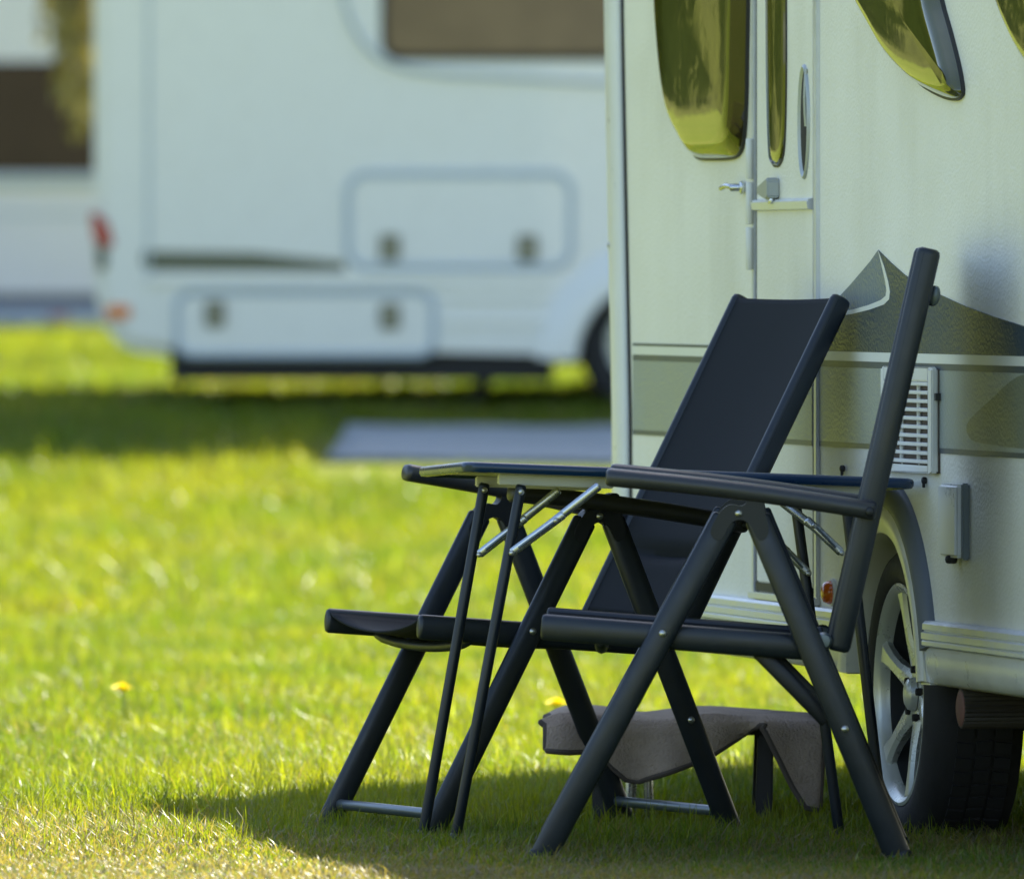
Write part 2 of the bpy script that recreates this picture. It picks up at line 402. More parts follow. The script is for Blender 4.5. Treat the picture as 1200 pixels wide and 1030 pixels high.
dt = MB().prism([(.004,z0),(.016,z0+.003),(.018,z0+.018),(.013,(z0+z1)/2),(.016,(z0+z1)/2+.004),(.014,z1-.002),(.004,z1)],
           lambda p: Vector((tdr+.014, p[0], p[1])), lambda p: Vector((tdl-.013, p[0], p[1]))).build('door_trim', M['alu'], door, ang=30)

def pane(name, base, depth, inset, m, parent, lipm=None, edge=.02, m_edge=None, lower=0):
    """bulged acrylic window: base outline on the wall, a rounded shoulder, a slightly domed face"""
    n = len(base); c = np.mean(base, 0)
    P = np.array(base)
    # inward offset along vertex normals
    def off(d):
        Q = []
        for i in range(n):
            a, b, e = P[i-1], P[i], P[(i+1) % n]
            t1 = (b-a)/max(1e-9, np.linalg.norm(b-a)); t2 = (e-b)/max(1e-9, np.linalg.norm(e-b)); tt = t1+t2; tt /= max(1e-9, np.linalg.norm(tt))
            nn = np.array([-tt[1], tt[0]])
            if np.dot(nn, c-b) < 0: nn = -nn
            Q.append(b+nn*d)
        return np.array(Q)
    def ring(d, o, lo=0):
        Q = off(d); Q[:,1] += lo*np.clip((c[1]-Q[:,1])/max(1e-6,(c[1]-P[:,1].min())),0,1)**2
        return [Vector((q[0], o, q[1])) for q in Q]
    rings = [ring(0,0), ring(0,.006), ring(.004,.012), ring(.006, depth*.62, lower*.3), ring(.012, depth*.86, lower*.7), ring(.022, depth*.97, lower), ring(.034, depth, lower)]
    for f in (.7, .4, .1):
        Q = off(.034); Q[:,1] += lower*np.clip((c[1]-Q[:,1])/max(1e-6,(c[1]-P[:,1].min())),0,1)**2
        Q = c+(Q-c)*f; rings.append([Vector((q[0], depth+.004*(1-f), q[1])) for q in Q])
    b = MB(); b.loft(rings)
    o = b.build(name, m, parent, ang=48)
    if m_edge:  # near-facing shoulder faces take the painted dark reflection
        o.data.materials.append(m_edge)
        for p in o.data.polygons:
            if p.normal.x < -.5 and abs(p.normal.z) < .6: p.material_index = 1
    fr = MB(); k1 = off(-.0025)
    fr.loft([[Vector((q[0], 0, q[1])) for q in k1],[Vector((q[0], .0075, q[1])) for q in k1],[Vector((q[0], .0085, q[1])) for q in off(.006)],[Vector((q[0], .002, q[1])) for q in off(.008)]], cap=False)
    fr.build('window_seal', M['seal'], o, ang=40)
    return o
def dens(poly, k=3):
    """Catmull-Rom smoothing of a closed outline"""
    out = []; n = len(poly)
    for i in range(n):
        p0, p1, p2, p3 = [np.array(poly[(i+j-1) % n], float) for j in range(4)]
        for q in range(k):
            t = q/k
            out.append(tuple(.5*((2*p1)+(-p0+p2)*t+(2*p0-5*p1+4*p2-p3)*t*t+(-p0+3*p1-3*p2+p3)*t**3)))
    return out
# window beside the door; right edge is the base on the wall, the left edge is the bulge's rim
wz = lambda px, py: WL(px, py)
b1 = [wz(879,-150), wz(879,-60), wz(879,0), wz(878,60), wz(877,120), wz(874,165), wz(868,181), wz(858,186), wz(838,187), wz(822,186), wz(815,178), wz(804,152), wz(796,110), wz(790,50), wz(787,0), wz(787,-60), wz(787,-150), wz(795,-175), wz(835,-180), wz(872,-172)]
pane('side_window', dens(b1), .046, .03, M['glass'], caravan, lower=.045, m_edge=M['bevelreflection'])
b2 = [wz(925,-150), wz(925,0), wz(925,90), wz(924,150), wz(922,180), wz(918,192), wz(914,195), wz(909,192), wz(906,175), wz(904,110), wz(903,0), wz(903,-150), wz(914,-165)]
b2 = [(t, z) for t, z in b2]
pane('door_window', dens(b2), .012, .01, M['glass'], door)
b3 = [wz(1092,-120), wz(1100,-40), wz(1106,0), wz(1117,40), wz(1127,80), wz(1131,105), wz(1129,113), wz(1121,117), wz(1104,112), wz(1080,97), wz(1055,68), wz(1036,35), wz(1018,0), wz(1008,-50), wz(1012,-110), wz(1050,-140)]
pane('kitchen_window', dens(b3), .040, .03, M['glass'], caravan, lower=.02)
b4 = [wz(1190,-140), wz(1184,-60), wz(1184,-5), wz(1200,42), wz(1222,82), wz(1250,105), wz(1330,120), wz(1460,122), wz(1480,100), wz(1480,-100), wz(1470,-150), wz(1300,-160)]
pane('front_window', dens(b4), .040, .03, M['glass'], caravan, lower=.02)

# grab handle recess in the door
def ell(cx, cz, a, b, n=28): return [(cx+a*math.cos(2*math.pi*i/n), cz+b*math.sin(2*math.pi*i/n)) for i in range(n)]
hc = WL(946, 143); a_ = abs(WT(940)-WT(952.5))/2; b_ = WL(946,75)[1]-hc[1]
rings = [[w3(p, .004) for p in ell(*hc, a_, b_)], [w3(p, .009) for p in ell(*hc, a_*.97, b_*.985)], [w3(p, .011) for p in ell(*hc, a_*.88, b_*.95)], [w3(p, .006) for p in ell(*hc, a_*.72, b_*.88)]]
gh = MB().loft(rings, cap=False).build('grab_handle', M['handle'], door, ang=50)
MB().loft([[w3(p, .0055) for p in ell(*hc, a_*.74, b_*.89)], [w3(p, .0070) for p in ell(*hc, a_*.6, b_*.8)]]).build('handle_recess', M['dark'], door)
g = MB(); hz0, hz1 = WL(946,150)[1], WL(946,80)[1]
g.loft([[w3((hc[0]+a_*.16*math.cos(q)-a_*.4, hz1-(hz1-hz0)*f+0), .007+.003*math.sin(f*3.14)+.003*math.sin(q)) for q in np.linspace(0, 6.28, 10)[:-1]] for f in (0.02,.25,.5,.75,.98)])
g.build('handle_lever', M['handle'], door, ang=60)
# hinge
th = WT(886.5); hzs = [WL(886,161)[1], WL(886,212)[1], WL(886,265)[1], WL(886,318)[1]]
hinge = MB().box(th-.004, th+.022, .003, .0075, hzs[3], hzs[0]).build('hinge', M['plastic'], caravan)
for i in range(3):
    MB().tube([(th, .014, hzs[i+1]+.003),(th, .014, hzs[i]-.003)], .0085, .0085, ref=(1,0,0), rnd=.2).build('hinge_knuckle', M['plastic'], hinge)
# door retainer and catch
p = WL(873,220,.0); rt = MB().tube([(p[0], 0, p[1]),(p[0], .012, p[1])], .014, ref=(0,0,1)).tube([(p[0],.008,p[1]),(p[0]+.01,.030,p[1])], .008).build('door_retainer', M['chrome'], caravan)
MB().tube([(p[0]+.01,.028,p[1]+.002),(p[0]+.04,.032,p[1]+.004),(p[0]+.07,.036,p[1]-.002)], .0055).build('retainer_hook', M['chrome'], rt)
p = WL(905,221,.01)
ct = MB().prism([(p[0]+.052,p[1]+.004),(p[0]-.040,p[1]+.022),(p[0]-.048,p[1]+.016),(p[0]-.048,p[1]-.018),(p[0]-.032,p[1]-.024),(p[0]+.050,p[1]-.012)],
           lambda q: w3(q, .005), lambda q: w3(q, .032)).build('door_catch', M['handle'], door, bevel=.003)
MB().tube([(p[0]-.035,.02,p[1]-.018),(p[0]-.035,.02,p[1]-.032)], .006).build('catch_pin', M['chrome'], door)

# ---- decals: thin sheets on the wall
def strip(name, ta, tb, z0, z1, m, out, th=.0012):
    return MB().box(min(ta,tb), max(ta,tb), out, out+th, z0, z1).build(name, m, caravan if out < .005 else door, smooth=False)
tL = WT(741)-.012
zs0, zs1 = .9125, .9415
for (a, b, o) in ((tL, tdl+.028, .0006), (tdl-.014, tdr+.014, .0056), (tdr-.032, -4.0, .0006)):
    strip('white_stripe', a, b, .923, .9415, M['stripe'], o)
    strip('dark_line', a, b, .910, .9228, M['line'], o)
    strip('grey_band', a, b, .7605, .9098, M['band'], o)
    strip('dark_line', a, b, .750, .7603, M['line'], o)
strip('dark_line', tL, tdl+.028, .9417, .9475, M['line'], .0006)
strip('dark_line', tdl-.014, tdr+.014, .9417, .9475, M['line'], .0056)
mt = [WL(*p) for p in ((1030,293),(1045,308),(1062,323),(1078,333),(1095,342),(1130,358),(1165,371),(1200,382),(1260,398),(1340,412),(1420,421))]
right = mt
swo = [WL(*p) for p in ((1030,293),(1037,312),(1042,330),(1044,342),(1043,351),(1037,357),(1020,363),(1000,368),(980,371),(962,373))]
swi = [WL(*p) for p in ((1030,293),(1034.5,312),(1038.5,330),(1040,340),(1039,347),(1033,352),(1018,358),(1000,363),(980,366),(962,368))]
lft = [WL(*p) for p in ((962,367),(972,358),(985,347),(998,333),(1010,319),(1021,306),(1030,293))]
low = [(right[-1][0], .9418), (tdr-.032, .9418)]
def sheet(name, poly, m, o):
    return MB().prism(poly, lambda p: w3(p, o), lambda p: w3(p, o+.0012)).build(name, m, caravan, smooth=False)
sheet('mountain_decal', right+low+list(reversed(swo))[:-1], M['slate'], .0006)
sheet('peak_decal', lft[:-1]+swi[:1]+swi[1:], M['slatelight'], .0006)
sheet('white_swoosh', swi+list(reversed(swo))[:-1], M['stripe'], .0011)
# darker olive shape on the right of the band
fd = [WL(*p) for p in ((1205,438),(1185,447),(1165,466),(1145,484),(1134,498),(1137,512),(1150,519),(1210,527),(1240,528),(1240,438))]
M['darkolive'] = mat('dark_olive_patch', (.165,.185,.135), .36, bump=('cells', 150, .42, .003), vary=.2, vscale=7)
sheet('olive_patch', dens(fd,2), M['darkolive'], .0012)

# ---- fridge vent
vt0, vt1 = WT(1102), WT(1042); vz0, vz1 = WL(1075,553)[1], WL(1072,431)[1]
vent = MB().box(vt0, vt1, -.01, .004, vz0, vz1).build('fridge_vent', M['brownslot'], caravan, bevel=.001)
fw = .030
g = MB(); g.box(vt0, vt0+fw, .004, .018, vz0, vz1); g.box(vt1-fw, vt1, .004, .018, vz0, vz1)
g.box(vt0+fw, vt1-fw, .004, .018, vz1-.026, vz1); g.box(vt0+fw, vt1-fw, .004, .018, vz0, vz0+.014)
for i in (1,2):
    x = vt0+(vt1-vt0)*i/3; g.box(x-.006, x+.006, .004, .012, vz0+.014, vz1-.026)
g.build('vent_frame', M['plastic'], vent, bevel=.003)
ns = 9; span = vz1-.026-(vz0+.026)
sm = None
for i in range(ns+1):
    z = vz0+.022+span*i/ns
    if sm is None:
        so_ = MB().prism([(.004,-.0010),(.017,-.0042),(.0185,-.0025),(.0185,.0022),(.0165,.0032),(.004,.0032)], lambda p: Vector((vt0+fw, p[0], p[1])), lambda p: Vector((vt1-fw, p[0], p[1]))).build('vent_slat', M['plastic'], vent, ang=25)
        so_.location.z = z; sm = so_
    else:
        c = sm.copy(); COL.objects.link(c); c.parent = vent; c.location.z = z
MB().box(vt0-.012, vt0, .002, .012, .852, .866).build('vent_clip', M['bpla'], vent)
for px, py in ((990,549),(1086,563)):
    p = WL(px,py); MB().tube([(p[0],0,p[1]),(p[0],.010,p[1])], .007, ref=(0,0,1)).tube([(p[0],.006,p[1]-.002),(p[0],.006,p[1]-.014)], .003).build('wall_stud', M['bpla'], caravan)
# socket cover left, inlet box right
p0, p1 = WL(793,478,.02), WL(826,508,.02)
MB().box(p1[0]-.02, p0[0], 0, .022, p1[1], p0[1]).build('socket_cover', M['trim'], caravan, bevel=.006, seg=3)
p0, p1 = WL(1101,566,.022), WL(1121.5,654,.022)
ib = MB().box(p1[0], p0[0], 0, .026, p1[1], p0[1]).build('inlet_box', M['trim'], caravan, bevel=.006, seg=3)
MB().box(p1[0]-.014, p1[0]-.001, 0, .015, p1[1]-.004, p0[1]+.002).build('inlet_hinge', M['rung'], ib, bevel=.003)
MB().tube([((p0[0]+p1[0])/2,.016,p1[1]-.012),((p0[0]+p1[0])/2,.016,p1[1]+.004)], .012).build('inlet_latch', M['bpla'], ib)
# amber marker
p = WL(977,694,0)
MB().lathe([(.0,.026),(.010,.025),(.019,.021),(.0235,.012),(.0245,.0)], (p[0],0,p[1]), (0,1,0), (0,0,1), 20).build('marker_light', M['orange'], caravan, ang=60)
bpy.context.scene.objects['marker_light'].scale = (1,1,1)
MB().lathe([(.028,.0),(.028,.006),(.02,.008)], (p[0],0,p[1]), (0,1,0), (0,0,1), 20).build('marker_base', M['plastic'], caravan)

# ---- sill rails and skirts
rail = [(0,.426),(.016,.426),(.022,.420),(.022,.409),(.0185,.407),(.0185,.4055),(.0245,.403),(.0245,.391),(.021,.389),(.0235,.386),(.0235,.379),(.018,.376),(0,.376)]
skirt = [(.0,.3755),(.010,.374),(.0145,.366),(.0155,.345),(.0125,.322),(.004,.307),(-.012,.300),(-.06,.299),(-.06,.310),(-.02,.315),(-.006,.33),(-.004,.3755)]
for (a, b) in ((.352, 2.24), (-3.9, -.372)):
    MB().prism(rail, lambda p: Vector((a, p[0], p[1])), lambda p: Vector((b, p[0], p[1]))).build('sill_rail', M['alu'], caravan, ang=20)
    MB().prism(skirt, lambda p: Vector((a, p[0], p[1])), lambda p: Vector((b, p[0], p[1]))).build('side_skirt', M['skirt'], caravan, ang=40)
MB().box(2.24, 2.60, -.06, .004, .40, .452).build('rear_skirt', M['skirt'], caravan, bevel=.008)
# ---- wheel arch flare
def arch(r0, r1, prof, a0, a1, name, m, n=30):
    rings = []
    for a in np.linspace(R(a0), R(a1), n):
        c, s = math.cos(a), math.sin(a)
        rings.append([Vector((r*c, o, .27+r*s*1.02)) for r, o in prof])
    return MB().loft(rings).build(name, m, caravan, ang=40)
arch(.3,.37, [(.372,-.01),(.372,.010),(.362,.020),(.345,.024),(.322,.022),(.312,.016),(.308,.0),(.308,-.05),(.325,-.05),(.33,-.01)], 6, 174, 'wheel_arch', M['skirt'])
arch(.37,.41, [(.416,-.004),(.416,.006),(.410,.014),(.380,.024),(.366,.023),(.366,-.004)], 15, 165, 'arch_band', M['archgrey'])
for sg in (1,-1):
    pl = [(sg*.310,.30),(sg*.312,.345),(sg*.36,.375),(sg*.372,.34),(sg*.40,.302)]
    MB().prism(pl, lambda p: w3(p, -.03), lambda p: w3(p, .017)).build('arch_end', M['skirt'], caravan, bevel=.006, seg=3)
# ---- wheel
wy = -.022; wheel = empty('wheel', (0, wy, .27)); wheel.parent = caravan
MB().lathe([(.213,-.012),(.220,.0),(.232,.008),(.252,.010),(.272,.004),(.286,-.010),(.296,-.028),(.300,-.05),(.300,-.15),(.290,-.18),(.25,-.19),(.213,-.18)], (0,0,0), (0,1,0), (0,0,1), 64).build('tyre', M['tyre'], wheel)
g = MB()
for k in range(60):                                       # tread blocks
    a = 2*math.pi*k/60; c, s = math.cos(a), math.sin(a); tv = Vector((c,0,s)); tt = Vector((-s,0,c))
    for (y0,y1,tw) in ((-.045,-.078,.4),(-.084,-.116,-.3),(-.122,-.155,.4)):
        q = [tv*.2995+tt*x+Vector((0,y,0)) for x, y in ((-.011,y0),(.011,y0),(.011+tw*.01,y1),(-.011+tw*.01,y1))]
        q2 = [v+tv*.005 for v in q]; g.loft([q, q2])
tw_ = g.build('tread', M['tyre'], wheel, smooth=False); tw_['kind'] = 'stuff'
MB().lathe([(.196,-.026),(.1985,-.010),(.204,-.003),(.213,.004),(.219,.002),(.219,-.012),(.214,-.02)], (0,0,0), (0,1,0), (0,0,1), 64).build('rim', M['rim'], wheel)
MB().lathe([(.205,-.15),(.200,-.06),(.1965,-.0255)], (0,0,0), (0,1,0), (0,0,1), 64).build('rim_barrel', M['barrel'], wheel)
MB().lathe([(.0,-.075),(.13,-.075),(.15,-.085),(.199,-.09)], (0,0,0), (0,1,0), (0,0,1), 40).build('brake_drum', M['chassis'], wheel)
NSP = 6; sp0 = None
for k in range(NSP):
    if sp0 is None:
        rg = []
        for r, hw, th, yy in ((.030,.032,.03,-.030),(.065,.026,.03,-.026),(.11,.018,.026,-.018),(.155,.018,.022,-.012),(.185,.024,.02,-.008),(.200,.032,.02,-.006)):
            rg.append([Vector((-hw, yy-.007, r)), Vector((-hw*.55, yy, r)), Vector((hw*.55, yy, r)), Vector((hw, yy-.007, r)), Vector((hw*.8, yy-th, r)), Vector((-hw*.8, yy-th, r))])
        sp0 = MB().loft(rg).build('spoke', M['rim'], wheel, ang=30); sp0.rotation_euler = (0, R(8), 0)
    else:
        c = sp0.copy(); COL.objects.link(c); c.parent = wheel; c.rotation_euler = (0, R(8)+2*math.pi*k/NSP, 0)
MB().lathe([(0,-.010),(.022,-.011),(.030,-.016),(.034,-.028)], (0,0,0), (0,1,0), (0,0,1), 28).build('hub_cap', M['rim'], wheel)
b0 = None
for k in range(5):
    a = 2*math.pi*k/5+.5
    if b0 is None: b0 = MB().lathe([(.0,0.002),(.007,.001),(.008,-.01),(.012,-.012)], (0,0,0), (0,1,0), (0,0,1), 12).build('wheel_bolt', M['dark'], wheel); c = b0
    else: c = b0.copy(); COL.objects.link(c); c.parent = wheel
    c.location = (.050*math.cos(a), -.021, .050*math.sin(a))
MB().lathe([(.300,-.02),(.300,-.15),(.10,-.17)], (0,0,0), (0,1,0), (0,0,1), 40).build('far_tyre', M['tyre'], caravan).location = (0,-2.0,.27)
# ribbed tank and steady leg under the floor
tk = MB(); fl = lambda y: [(-.55+(.036 if q % 2 else .0395)*math.sin(2*math.pi*q/52), y, .262+(.036 if q % 2 else .0395)*math.cos(2*math.pi*q/52)) for q in range(52)]
tk.loft([fl(-.012), fl(-.48)]).build('ribbed_tank', M['tank'], caravan, ang=20)
MB().lathe([(.0,-.003),(.026,-.004),(.035,-.001),(.036,.005),(.034,.010)], (-.55,-.012,.262), (0,-1,0), (0,0,1), 24).build('tank_cap', M['tankend'], caravan)
sx = WT(1200,-.25)
MB().box(sx-.05, sx-.02, -.30, -.26, .08, .36).box(sx-.05,sx+.02,-.32,-.24,.0,.012).tube([(sx-.03,-.28,.3),(sx-.03,-.28,.01)], .017).build('steady_leg', M['chrome'], caravan)
MB().box(-.9, -.4, -1.9, -.5, .12, .36).build('water_tank', M['chassis'], caravan, bevel=.02)

# ------------------------------------------------------------------ folding chairs
def chair(loc, rz, label, rec_u, rec_z, arm_f, arm_fz, w=.26, clip=False):
    """side frames at y = +-w; x forward, z up. rec_* = top of the backrest relative to its pivot"""
    if not isinstance(arm_fz, tuple): arm_fz = (arm_fz, arm_fz)
    root = empty('folding_chair', loc, rz, label, 'chair', 'folding recliner chairs on the lawn')
    fr = M['frame']
    PIV = Vector((-.176, 0, .400)); TOP = Vector((-.176+rec_u, 0, .400+rec_z)); bd = (TOP-PIV).normalized()
    att = PIV + bd*.262
    rv = None
    for s in (1,-1):
        y = s*w
        for nm, a, b in (('front', (.036,y,.642),(.393,y,-.020)), ('rear', (-.022,y,.642),(-.297,y,-.020))):
            T = (Vector(b)-Vector(a)).normalized(); lg = MB().tube([a, b], .0250, .0125, ref=T.cross(Vector((0,1,0))), n=18, rnd=.5, pw=.85).build('leg', fr, root, ang=50)
            MB().tube([Vector(b)-T*.035, Vector(b)+T*.004], .0268, .0143, ref=T.cross(Vector((0,1,0))), n=18, rnd=.5, pw=.85).build('foot_cap', M['joint'], lg, ang=50)
            for f in ((.0,.33) if nm == 'front' else (.0, .60)):
                q = Vector(a).lerp(Vector(b), f+.001) if f else Vector((.012 if nm=='front' else -.030, y, .648 if nm=='front' else .635))
                if nm == 'rear' and f == 0: continue
                if rv is None:
                    ro = MB().lathe([(0,.0055),(.004,.005),(.007,.002),(.0075,0)], (0,0,0), (0,1,0), (0,0,1), 14).build('rivet', M['rivet'], lg, ang=60); rv = ro
                else:
                    ro = rv.copy(); COL.objects.link(ro); ro.parent = lg
                ro.location = (q.x, y+s*(.0125 if f else .0155), q.z); ro.rotation_euler = (0,0,0 if s > 0 else math.pi)
        # bracket joining the leg tops, with a horn up to the armrest
        pl = [(.055,.612),(.040,.646),(.020,.664),(-.004,.662),(-.014,.672),(-.020,.69),(-.040,.69),(-.046,.655),(-.054,.612),(-.036,.598),(-.018,.628),(0,.636),(.018,.628),(.036,.598)]
        MB().prism(dens(pl,4), lambda p: Vector((p[0]+.010, y-s*.014, p[1])), lambda p: Vector((p[0]+.010, y+s*.0150, p[1]))).build('hinge_bracket', M['joint'], root, ang=40)
        # armrest: flat oval, thickest in the middle
        A0 = Vector((arm_f, y+s*.004, arm_fz[0] if s > 0 else arm_fz[1])); A1 = att + Vector((-.012, y+s*.004, -.004))
        pts = [A0.lerp(A1, f)+Vector((0,0,.006*math.sin(math.pi*f))) for f in np.linspace(0,1,9)]
        arm = MB().tube(pts, .0175, .0235, ref=(0,0,1), n=18, rnd=.55, pw=.8).build('armrest', M['arm'], root, ang=50)
        MB().tube([A1+Vector((.012,s*.02,0)),A1+Vector((.012,s*.028,0))], .009).build('arm_pivot', M['joint'], arm)
        # back tube
    sy = w-.026
    g = MB()
    for s in (1,-1):
        T = Vector((-.495,0,-.036)).normalized()
        g.tube([(.383,s*sy,.434),(-.115,s*sy,.396)], .0245, .0125, ref=(0,0,1), n=18, rnd=.5, pw=.85)
        g.tube([(-.10,s*sy,.396),(-.150,s*sy,.408)], .016, .008, ref=(0,0,1))
    u0 = [Vector((.272, -sy+2*sy*f, 0.408-.020*math.sin(math.pi*f)**.55)) for f in np.linspace(0,1,13)]
    g.tube(u0, .011, n=10); 
    g.build('seat_frame', fr, root, ang=50)
    def seat(u, v):
        x = .378-.50*u; y = (-1+2*v)*sy; z = .456-.038*u
        e = min(1, (1-abs(-1+2*v))*6)
        return (x, y, z-.004 - (.034+.012*math.sin(u*3.1))*(1-(-1+2*v)**2)**.8 - .006*0)
    MB().grid(seat, 12, 16).build('seat_sling', M['sling'], root, ang=60, thick=.004)
    # backrest
    side = Vector((bd.z,0,-bd.x))
    for s in (1,-1):
        bt = MB().tube([PIV+bd*-.012+Vector((0,s*sy,0)), TOP+Vector((0,s*sy,0))], .0225, .0125, ref=side, n=18, rnd=.9, pw=.85).build('back_tube', fr, root, ang=50)
        MB().lathe([(0,.012),(.012,.011),(.016,.006),(.017,0)], (-.147,s*(sy+.012),.408), (0,s,0), (0,0,1), 18).build('pivot_knob', M['rung'], root)
        if clip: MB().tube([(-.025,s*(sy-.018),.390),(-.155,s*(sy-.018),.258)], .016, .005, ref=(.7,0,.7)).build('support_strut', M['joint'], root)
    def back(u, v):
        p = PIV + bd*(.045+u*((TOP-PIV).length-.055)); y = (-1+2*v)*(sy+.0112)
        sag = .014*(1-(-1+2*v)**2)*(.5+.7*math.sin(u*3.0)) + .020*math.exp(-((u-.20)/.022)**2)*(1-(-1+2*v)**2)
        e = max(0, abs(-1+2*v)-.93)/.07
        q = p + side*(.0150-sag-.008*e*e); return (q.x, y, q.z)
    MB().grid(back, 60, 28).build('back_sling', M['sling'], root, ang=60, thick=.004)
    q = TOP-bd*.03
    MB().tube([q+Vector((0,-sy,0))-side*.004, q+Vector((0,sy,0))-side*.004], .010).build('back_crossbar', fr, root)
    MB().tube([PIV+bd*.05+Vector((0,-sy,0))-side*.012, PIV+bd*.05+Vector((0,sy,0))-side*.012], .010).build('back_crossbar', fr, root)
    q = TOP-bd*.085-side*.030
    if clip: MB().tube([q+Vector((0,-sy*.6,0)), q+Vector((0,sy*.6,0))], .011, .02, ref=side).build('headrest_clip', M['rung'], root)
    for (x, z) in ((.345,.066),(-.262,.062)):
        MB().tube([(x,-w,z),(x,w,z)], .0105, n=14).build('foot_bar', M['rung'], root)
    return root
cB = chair((.44+.003, 22.4+.26, 0), math.pi-R(1.3), 'charcoal folding chair nearest the camera, backrest almost upright, seen exactly side-on', -.170, .744, .261, .716, clip=True)
cA = chair((.0733, 23.77, -.028), R(203.6), 'reclined charcoal folding chair behind the table, black sling backrest showing', -.358, .678, .20, (.695, .728))

# ------------------------------------------------------------------ folding table
P0 = at(545,547,23.0); P1 = at(1072,567,23.15); P2 = at(489,553,23.54)
e1 = (P1-P0).normalized(); e2 = (P2-P0); e2 = (e2-e1*e2.dot(e1)).normalized(); e3 = e1.cross(e2)
TL, TWd, TH = (P1-P0).length, .545, .71
cen = P0+e1*TL/2+e2*TWd/2
tbl = empty('folding_table'); tag(tbl, 'low folding camping table with navy rim between the two chairs', 'table')
tm = Matrix((e1, e2, e3)).transposed().to_4x4(); tm.translation = cen-e3*TH
tbl.matrix_world = tm; ti = tm.inverted()
x0, x1, y0, y1 = -TL/2, TL/2, -TWd/2, TWd/2
MB().box(x0+.015, x1-.015, y0+.015, y1-.015, TH-.004, TH+.006).build('tabletop', M['tabletop'], tbl)
def rrect(x0,x1,y0,y1,r,n=6):
    out = []
    for cx, cy, a in ((x1-r,y1-r,0),(x0+r,y1-r,90),(x0+r,y0+r,180),(x1-r,y0+r,270)):
        for k in range(n+1): out.append((cx+r*math.cos(R(a+90*k/n)), cy+r*math.sin(R(a+90*k/n))))
    return out
prof = [(-.012,-.010),(0,-.009),(.003,-.004),(.0035,.004),(.001,.0085),(-.004,.0105),(-.018,.0105),(-.018,.006),(-.012,.004)]
base = rrect(x0,x1,y0,y1,.03)
rings = []
for o, z in prof: rings.append([Vector((p[0]*(1+o/abs(x1)), p[1]*(1+o/abs(y1)), TH+z)) for p in base])
rings.append(rings[0])
MB().loft(rings, cap=False).build('table_rim', M['bluerim'], tbl, ang=40)
for y in (y0+.055, y1-.235):
    zr = TH-.030
    rl = MB().box(x0+.075, x0+.30, y-.012, y+.012, zr, TH-.010).box(x1-.33, x1-.075, y-.012, y+.012, zr, TH-.010)
    rl.box(x0+.30, x1-.33, y-.008, y+.008, TH-.018, TH-.006)
    rl.build('rail', M['tabletop'], tbl, bevel=.002)
legs = [((611,568),(531,977),23.06), ((990,574),(1038,990),23.2), ((568,566),(493,970),23.29), ((930,572),(986,984),23.44)]
tops = []
for a, b, Y in legs:
    A = at(*a, Y); B = at(*b, Y); B.z = float(gz(B.x, B.y))-.012
    lg = MB().tube([ti@A, ti@A.lerp(B,.5), ti@B], .0108, n=14).build('leg', M['tleg'], tbl, ang=60)
    MB().tube([ti@B.lerp(A,.05), ti@B], .0125, n=14).build('foot_cap', M['joint'], lg, ang=60)
    q = ti@A.lerp(B,.02); MB().tube([q+Vector((0,-.014,0)), q+Vector((0,-.011,0))], .006).build('rivet', M['rivet'], lg)
# folding braces: two flat channels with a joint
for (a, m_, b, Y, bright) in (((598,648),(650,610),(702,569),23.04,1), ((560,650),(606,614),(655,574),23.265,0), ((985,648),(952,616),(915,588),23.18,1), ((946,672),(915,640),(880,612),23.42,0)):
    A, Mm, B = ti@at(*a,Y), ti@at(*m_,Y), ti@at(*b,Y)
    off = Vector((0,-.012,0)); T = (B-A).normalized(); side = T.cross(Vector((0,1,0)))
    br = MB().tube([A+off, Mm+off+T*.02], .0085, .003, ref=side, n=10, rnd=1.5).build('brace', M['chrome'], tbl, ang=50)
    MB().tube([Mm+off-T*.02+Vector((0,.006,0)), B+off+Vector((0,.006,0))], .0085, .003, ref=side, n=10, rnd=1.5).build('brace_arm', M['chrome'], br, ang=50)
    g = MB().tube([A+off+Vector((0,-.004,0))+T*.016, Mm+off+Vector((0,-.004,0))-T*.006], .0025, .002, ref=side, n=8)
    g.build('brace_groove', M['rung'], br)
    g = MB()
    for q in (A, Mm): g.tube([q+off+Vector((0,-.006,0)), q+off+Vector((0,-.002,0))], .0055)
    g.build('brace_rivet', M['rivet'], br)

# ------------------------------------------------------------------ step and the carpet draped over it
step = empty('caravan_step', (0,0,0)); tag(step, 'low black plastic caravan step under the draped grey carpet', 'step')
YN, YF = 24.12, 24.52
def sp(px, py, Y): return at(px, py, Y)
xa, xb = at(668,830,YN).x, at(952,830,YN).x
step.location = ((xa+xb)/2, (YN+YF)/2, 0)
ox, oy = step.location.x, step.location.y
MB().box(xa-ox, xb-ox, YN+.02-oy, YF-oy, .165, .195).build('tread_board', M['bpla'], step, bevel=.008)
for x, y in ((xa+.06,YN+.03),(xb-.10,YN+.03),(xa+.06,YF-.06),(xb-.10,YF-.06)):
    x -= ox; y -= oy
    MB().loft([[(x-.016,y-.02,-.03),(x+.020,y-.02,-.03),(x+.020,y+.02,-.03),(x-.016,y+.02,-.03)],[(x-.010,y-.015,.166),(x+.022,y-.015,.166),(x+.022,y+.015,.166),(x-.010,y+.015,.166)]]).build('leg', M['bpla'], step, bevel=.004)
for px in (738,):
    a = at(px+3, 880, YN+.14); b = at(px, 965, YN+.14)
    MB().tube([(a.x-ox,a.y-oy,.17),(b.x-ox,b.y-oy,-.02)], .012).tube([(a.x+.03-ox,a.y-oy,.17),(b.x+.04-ox,b.y-oy,-.02)], .010).build('metal_leg', M['chrome'], step)
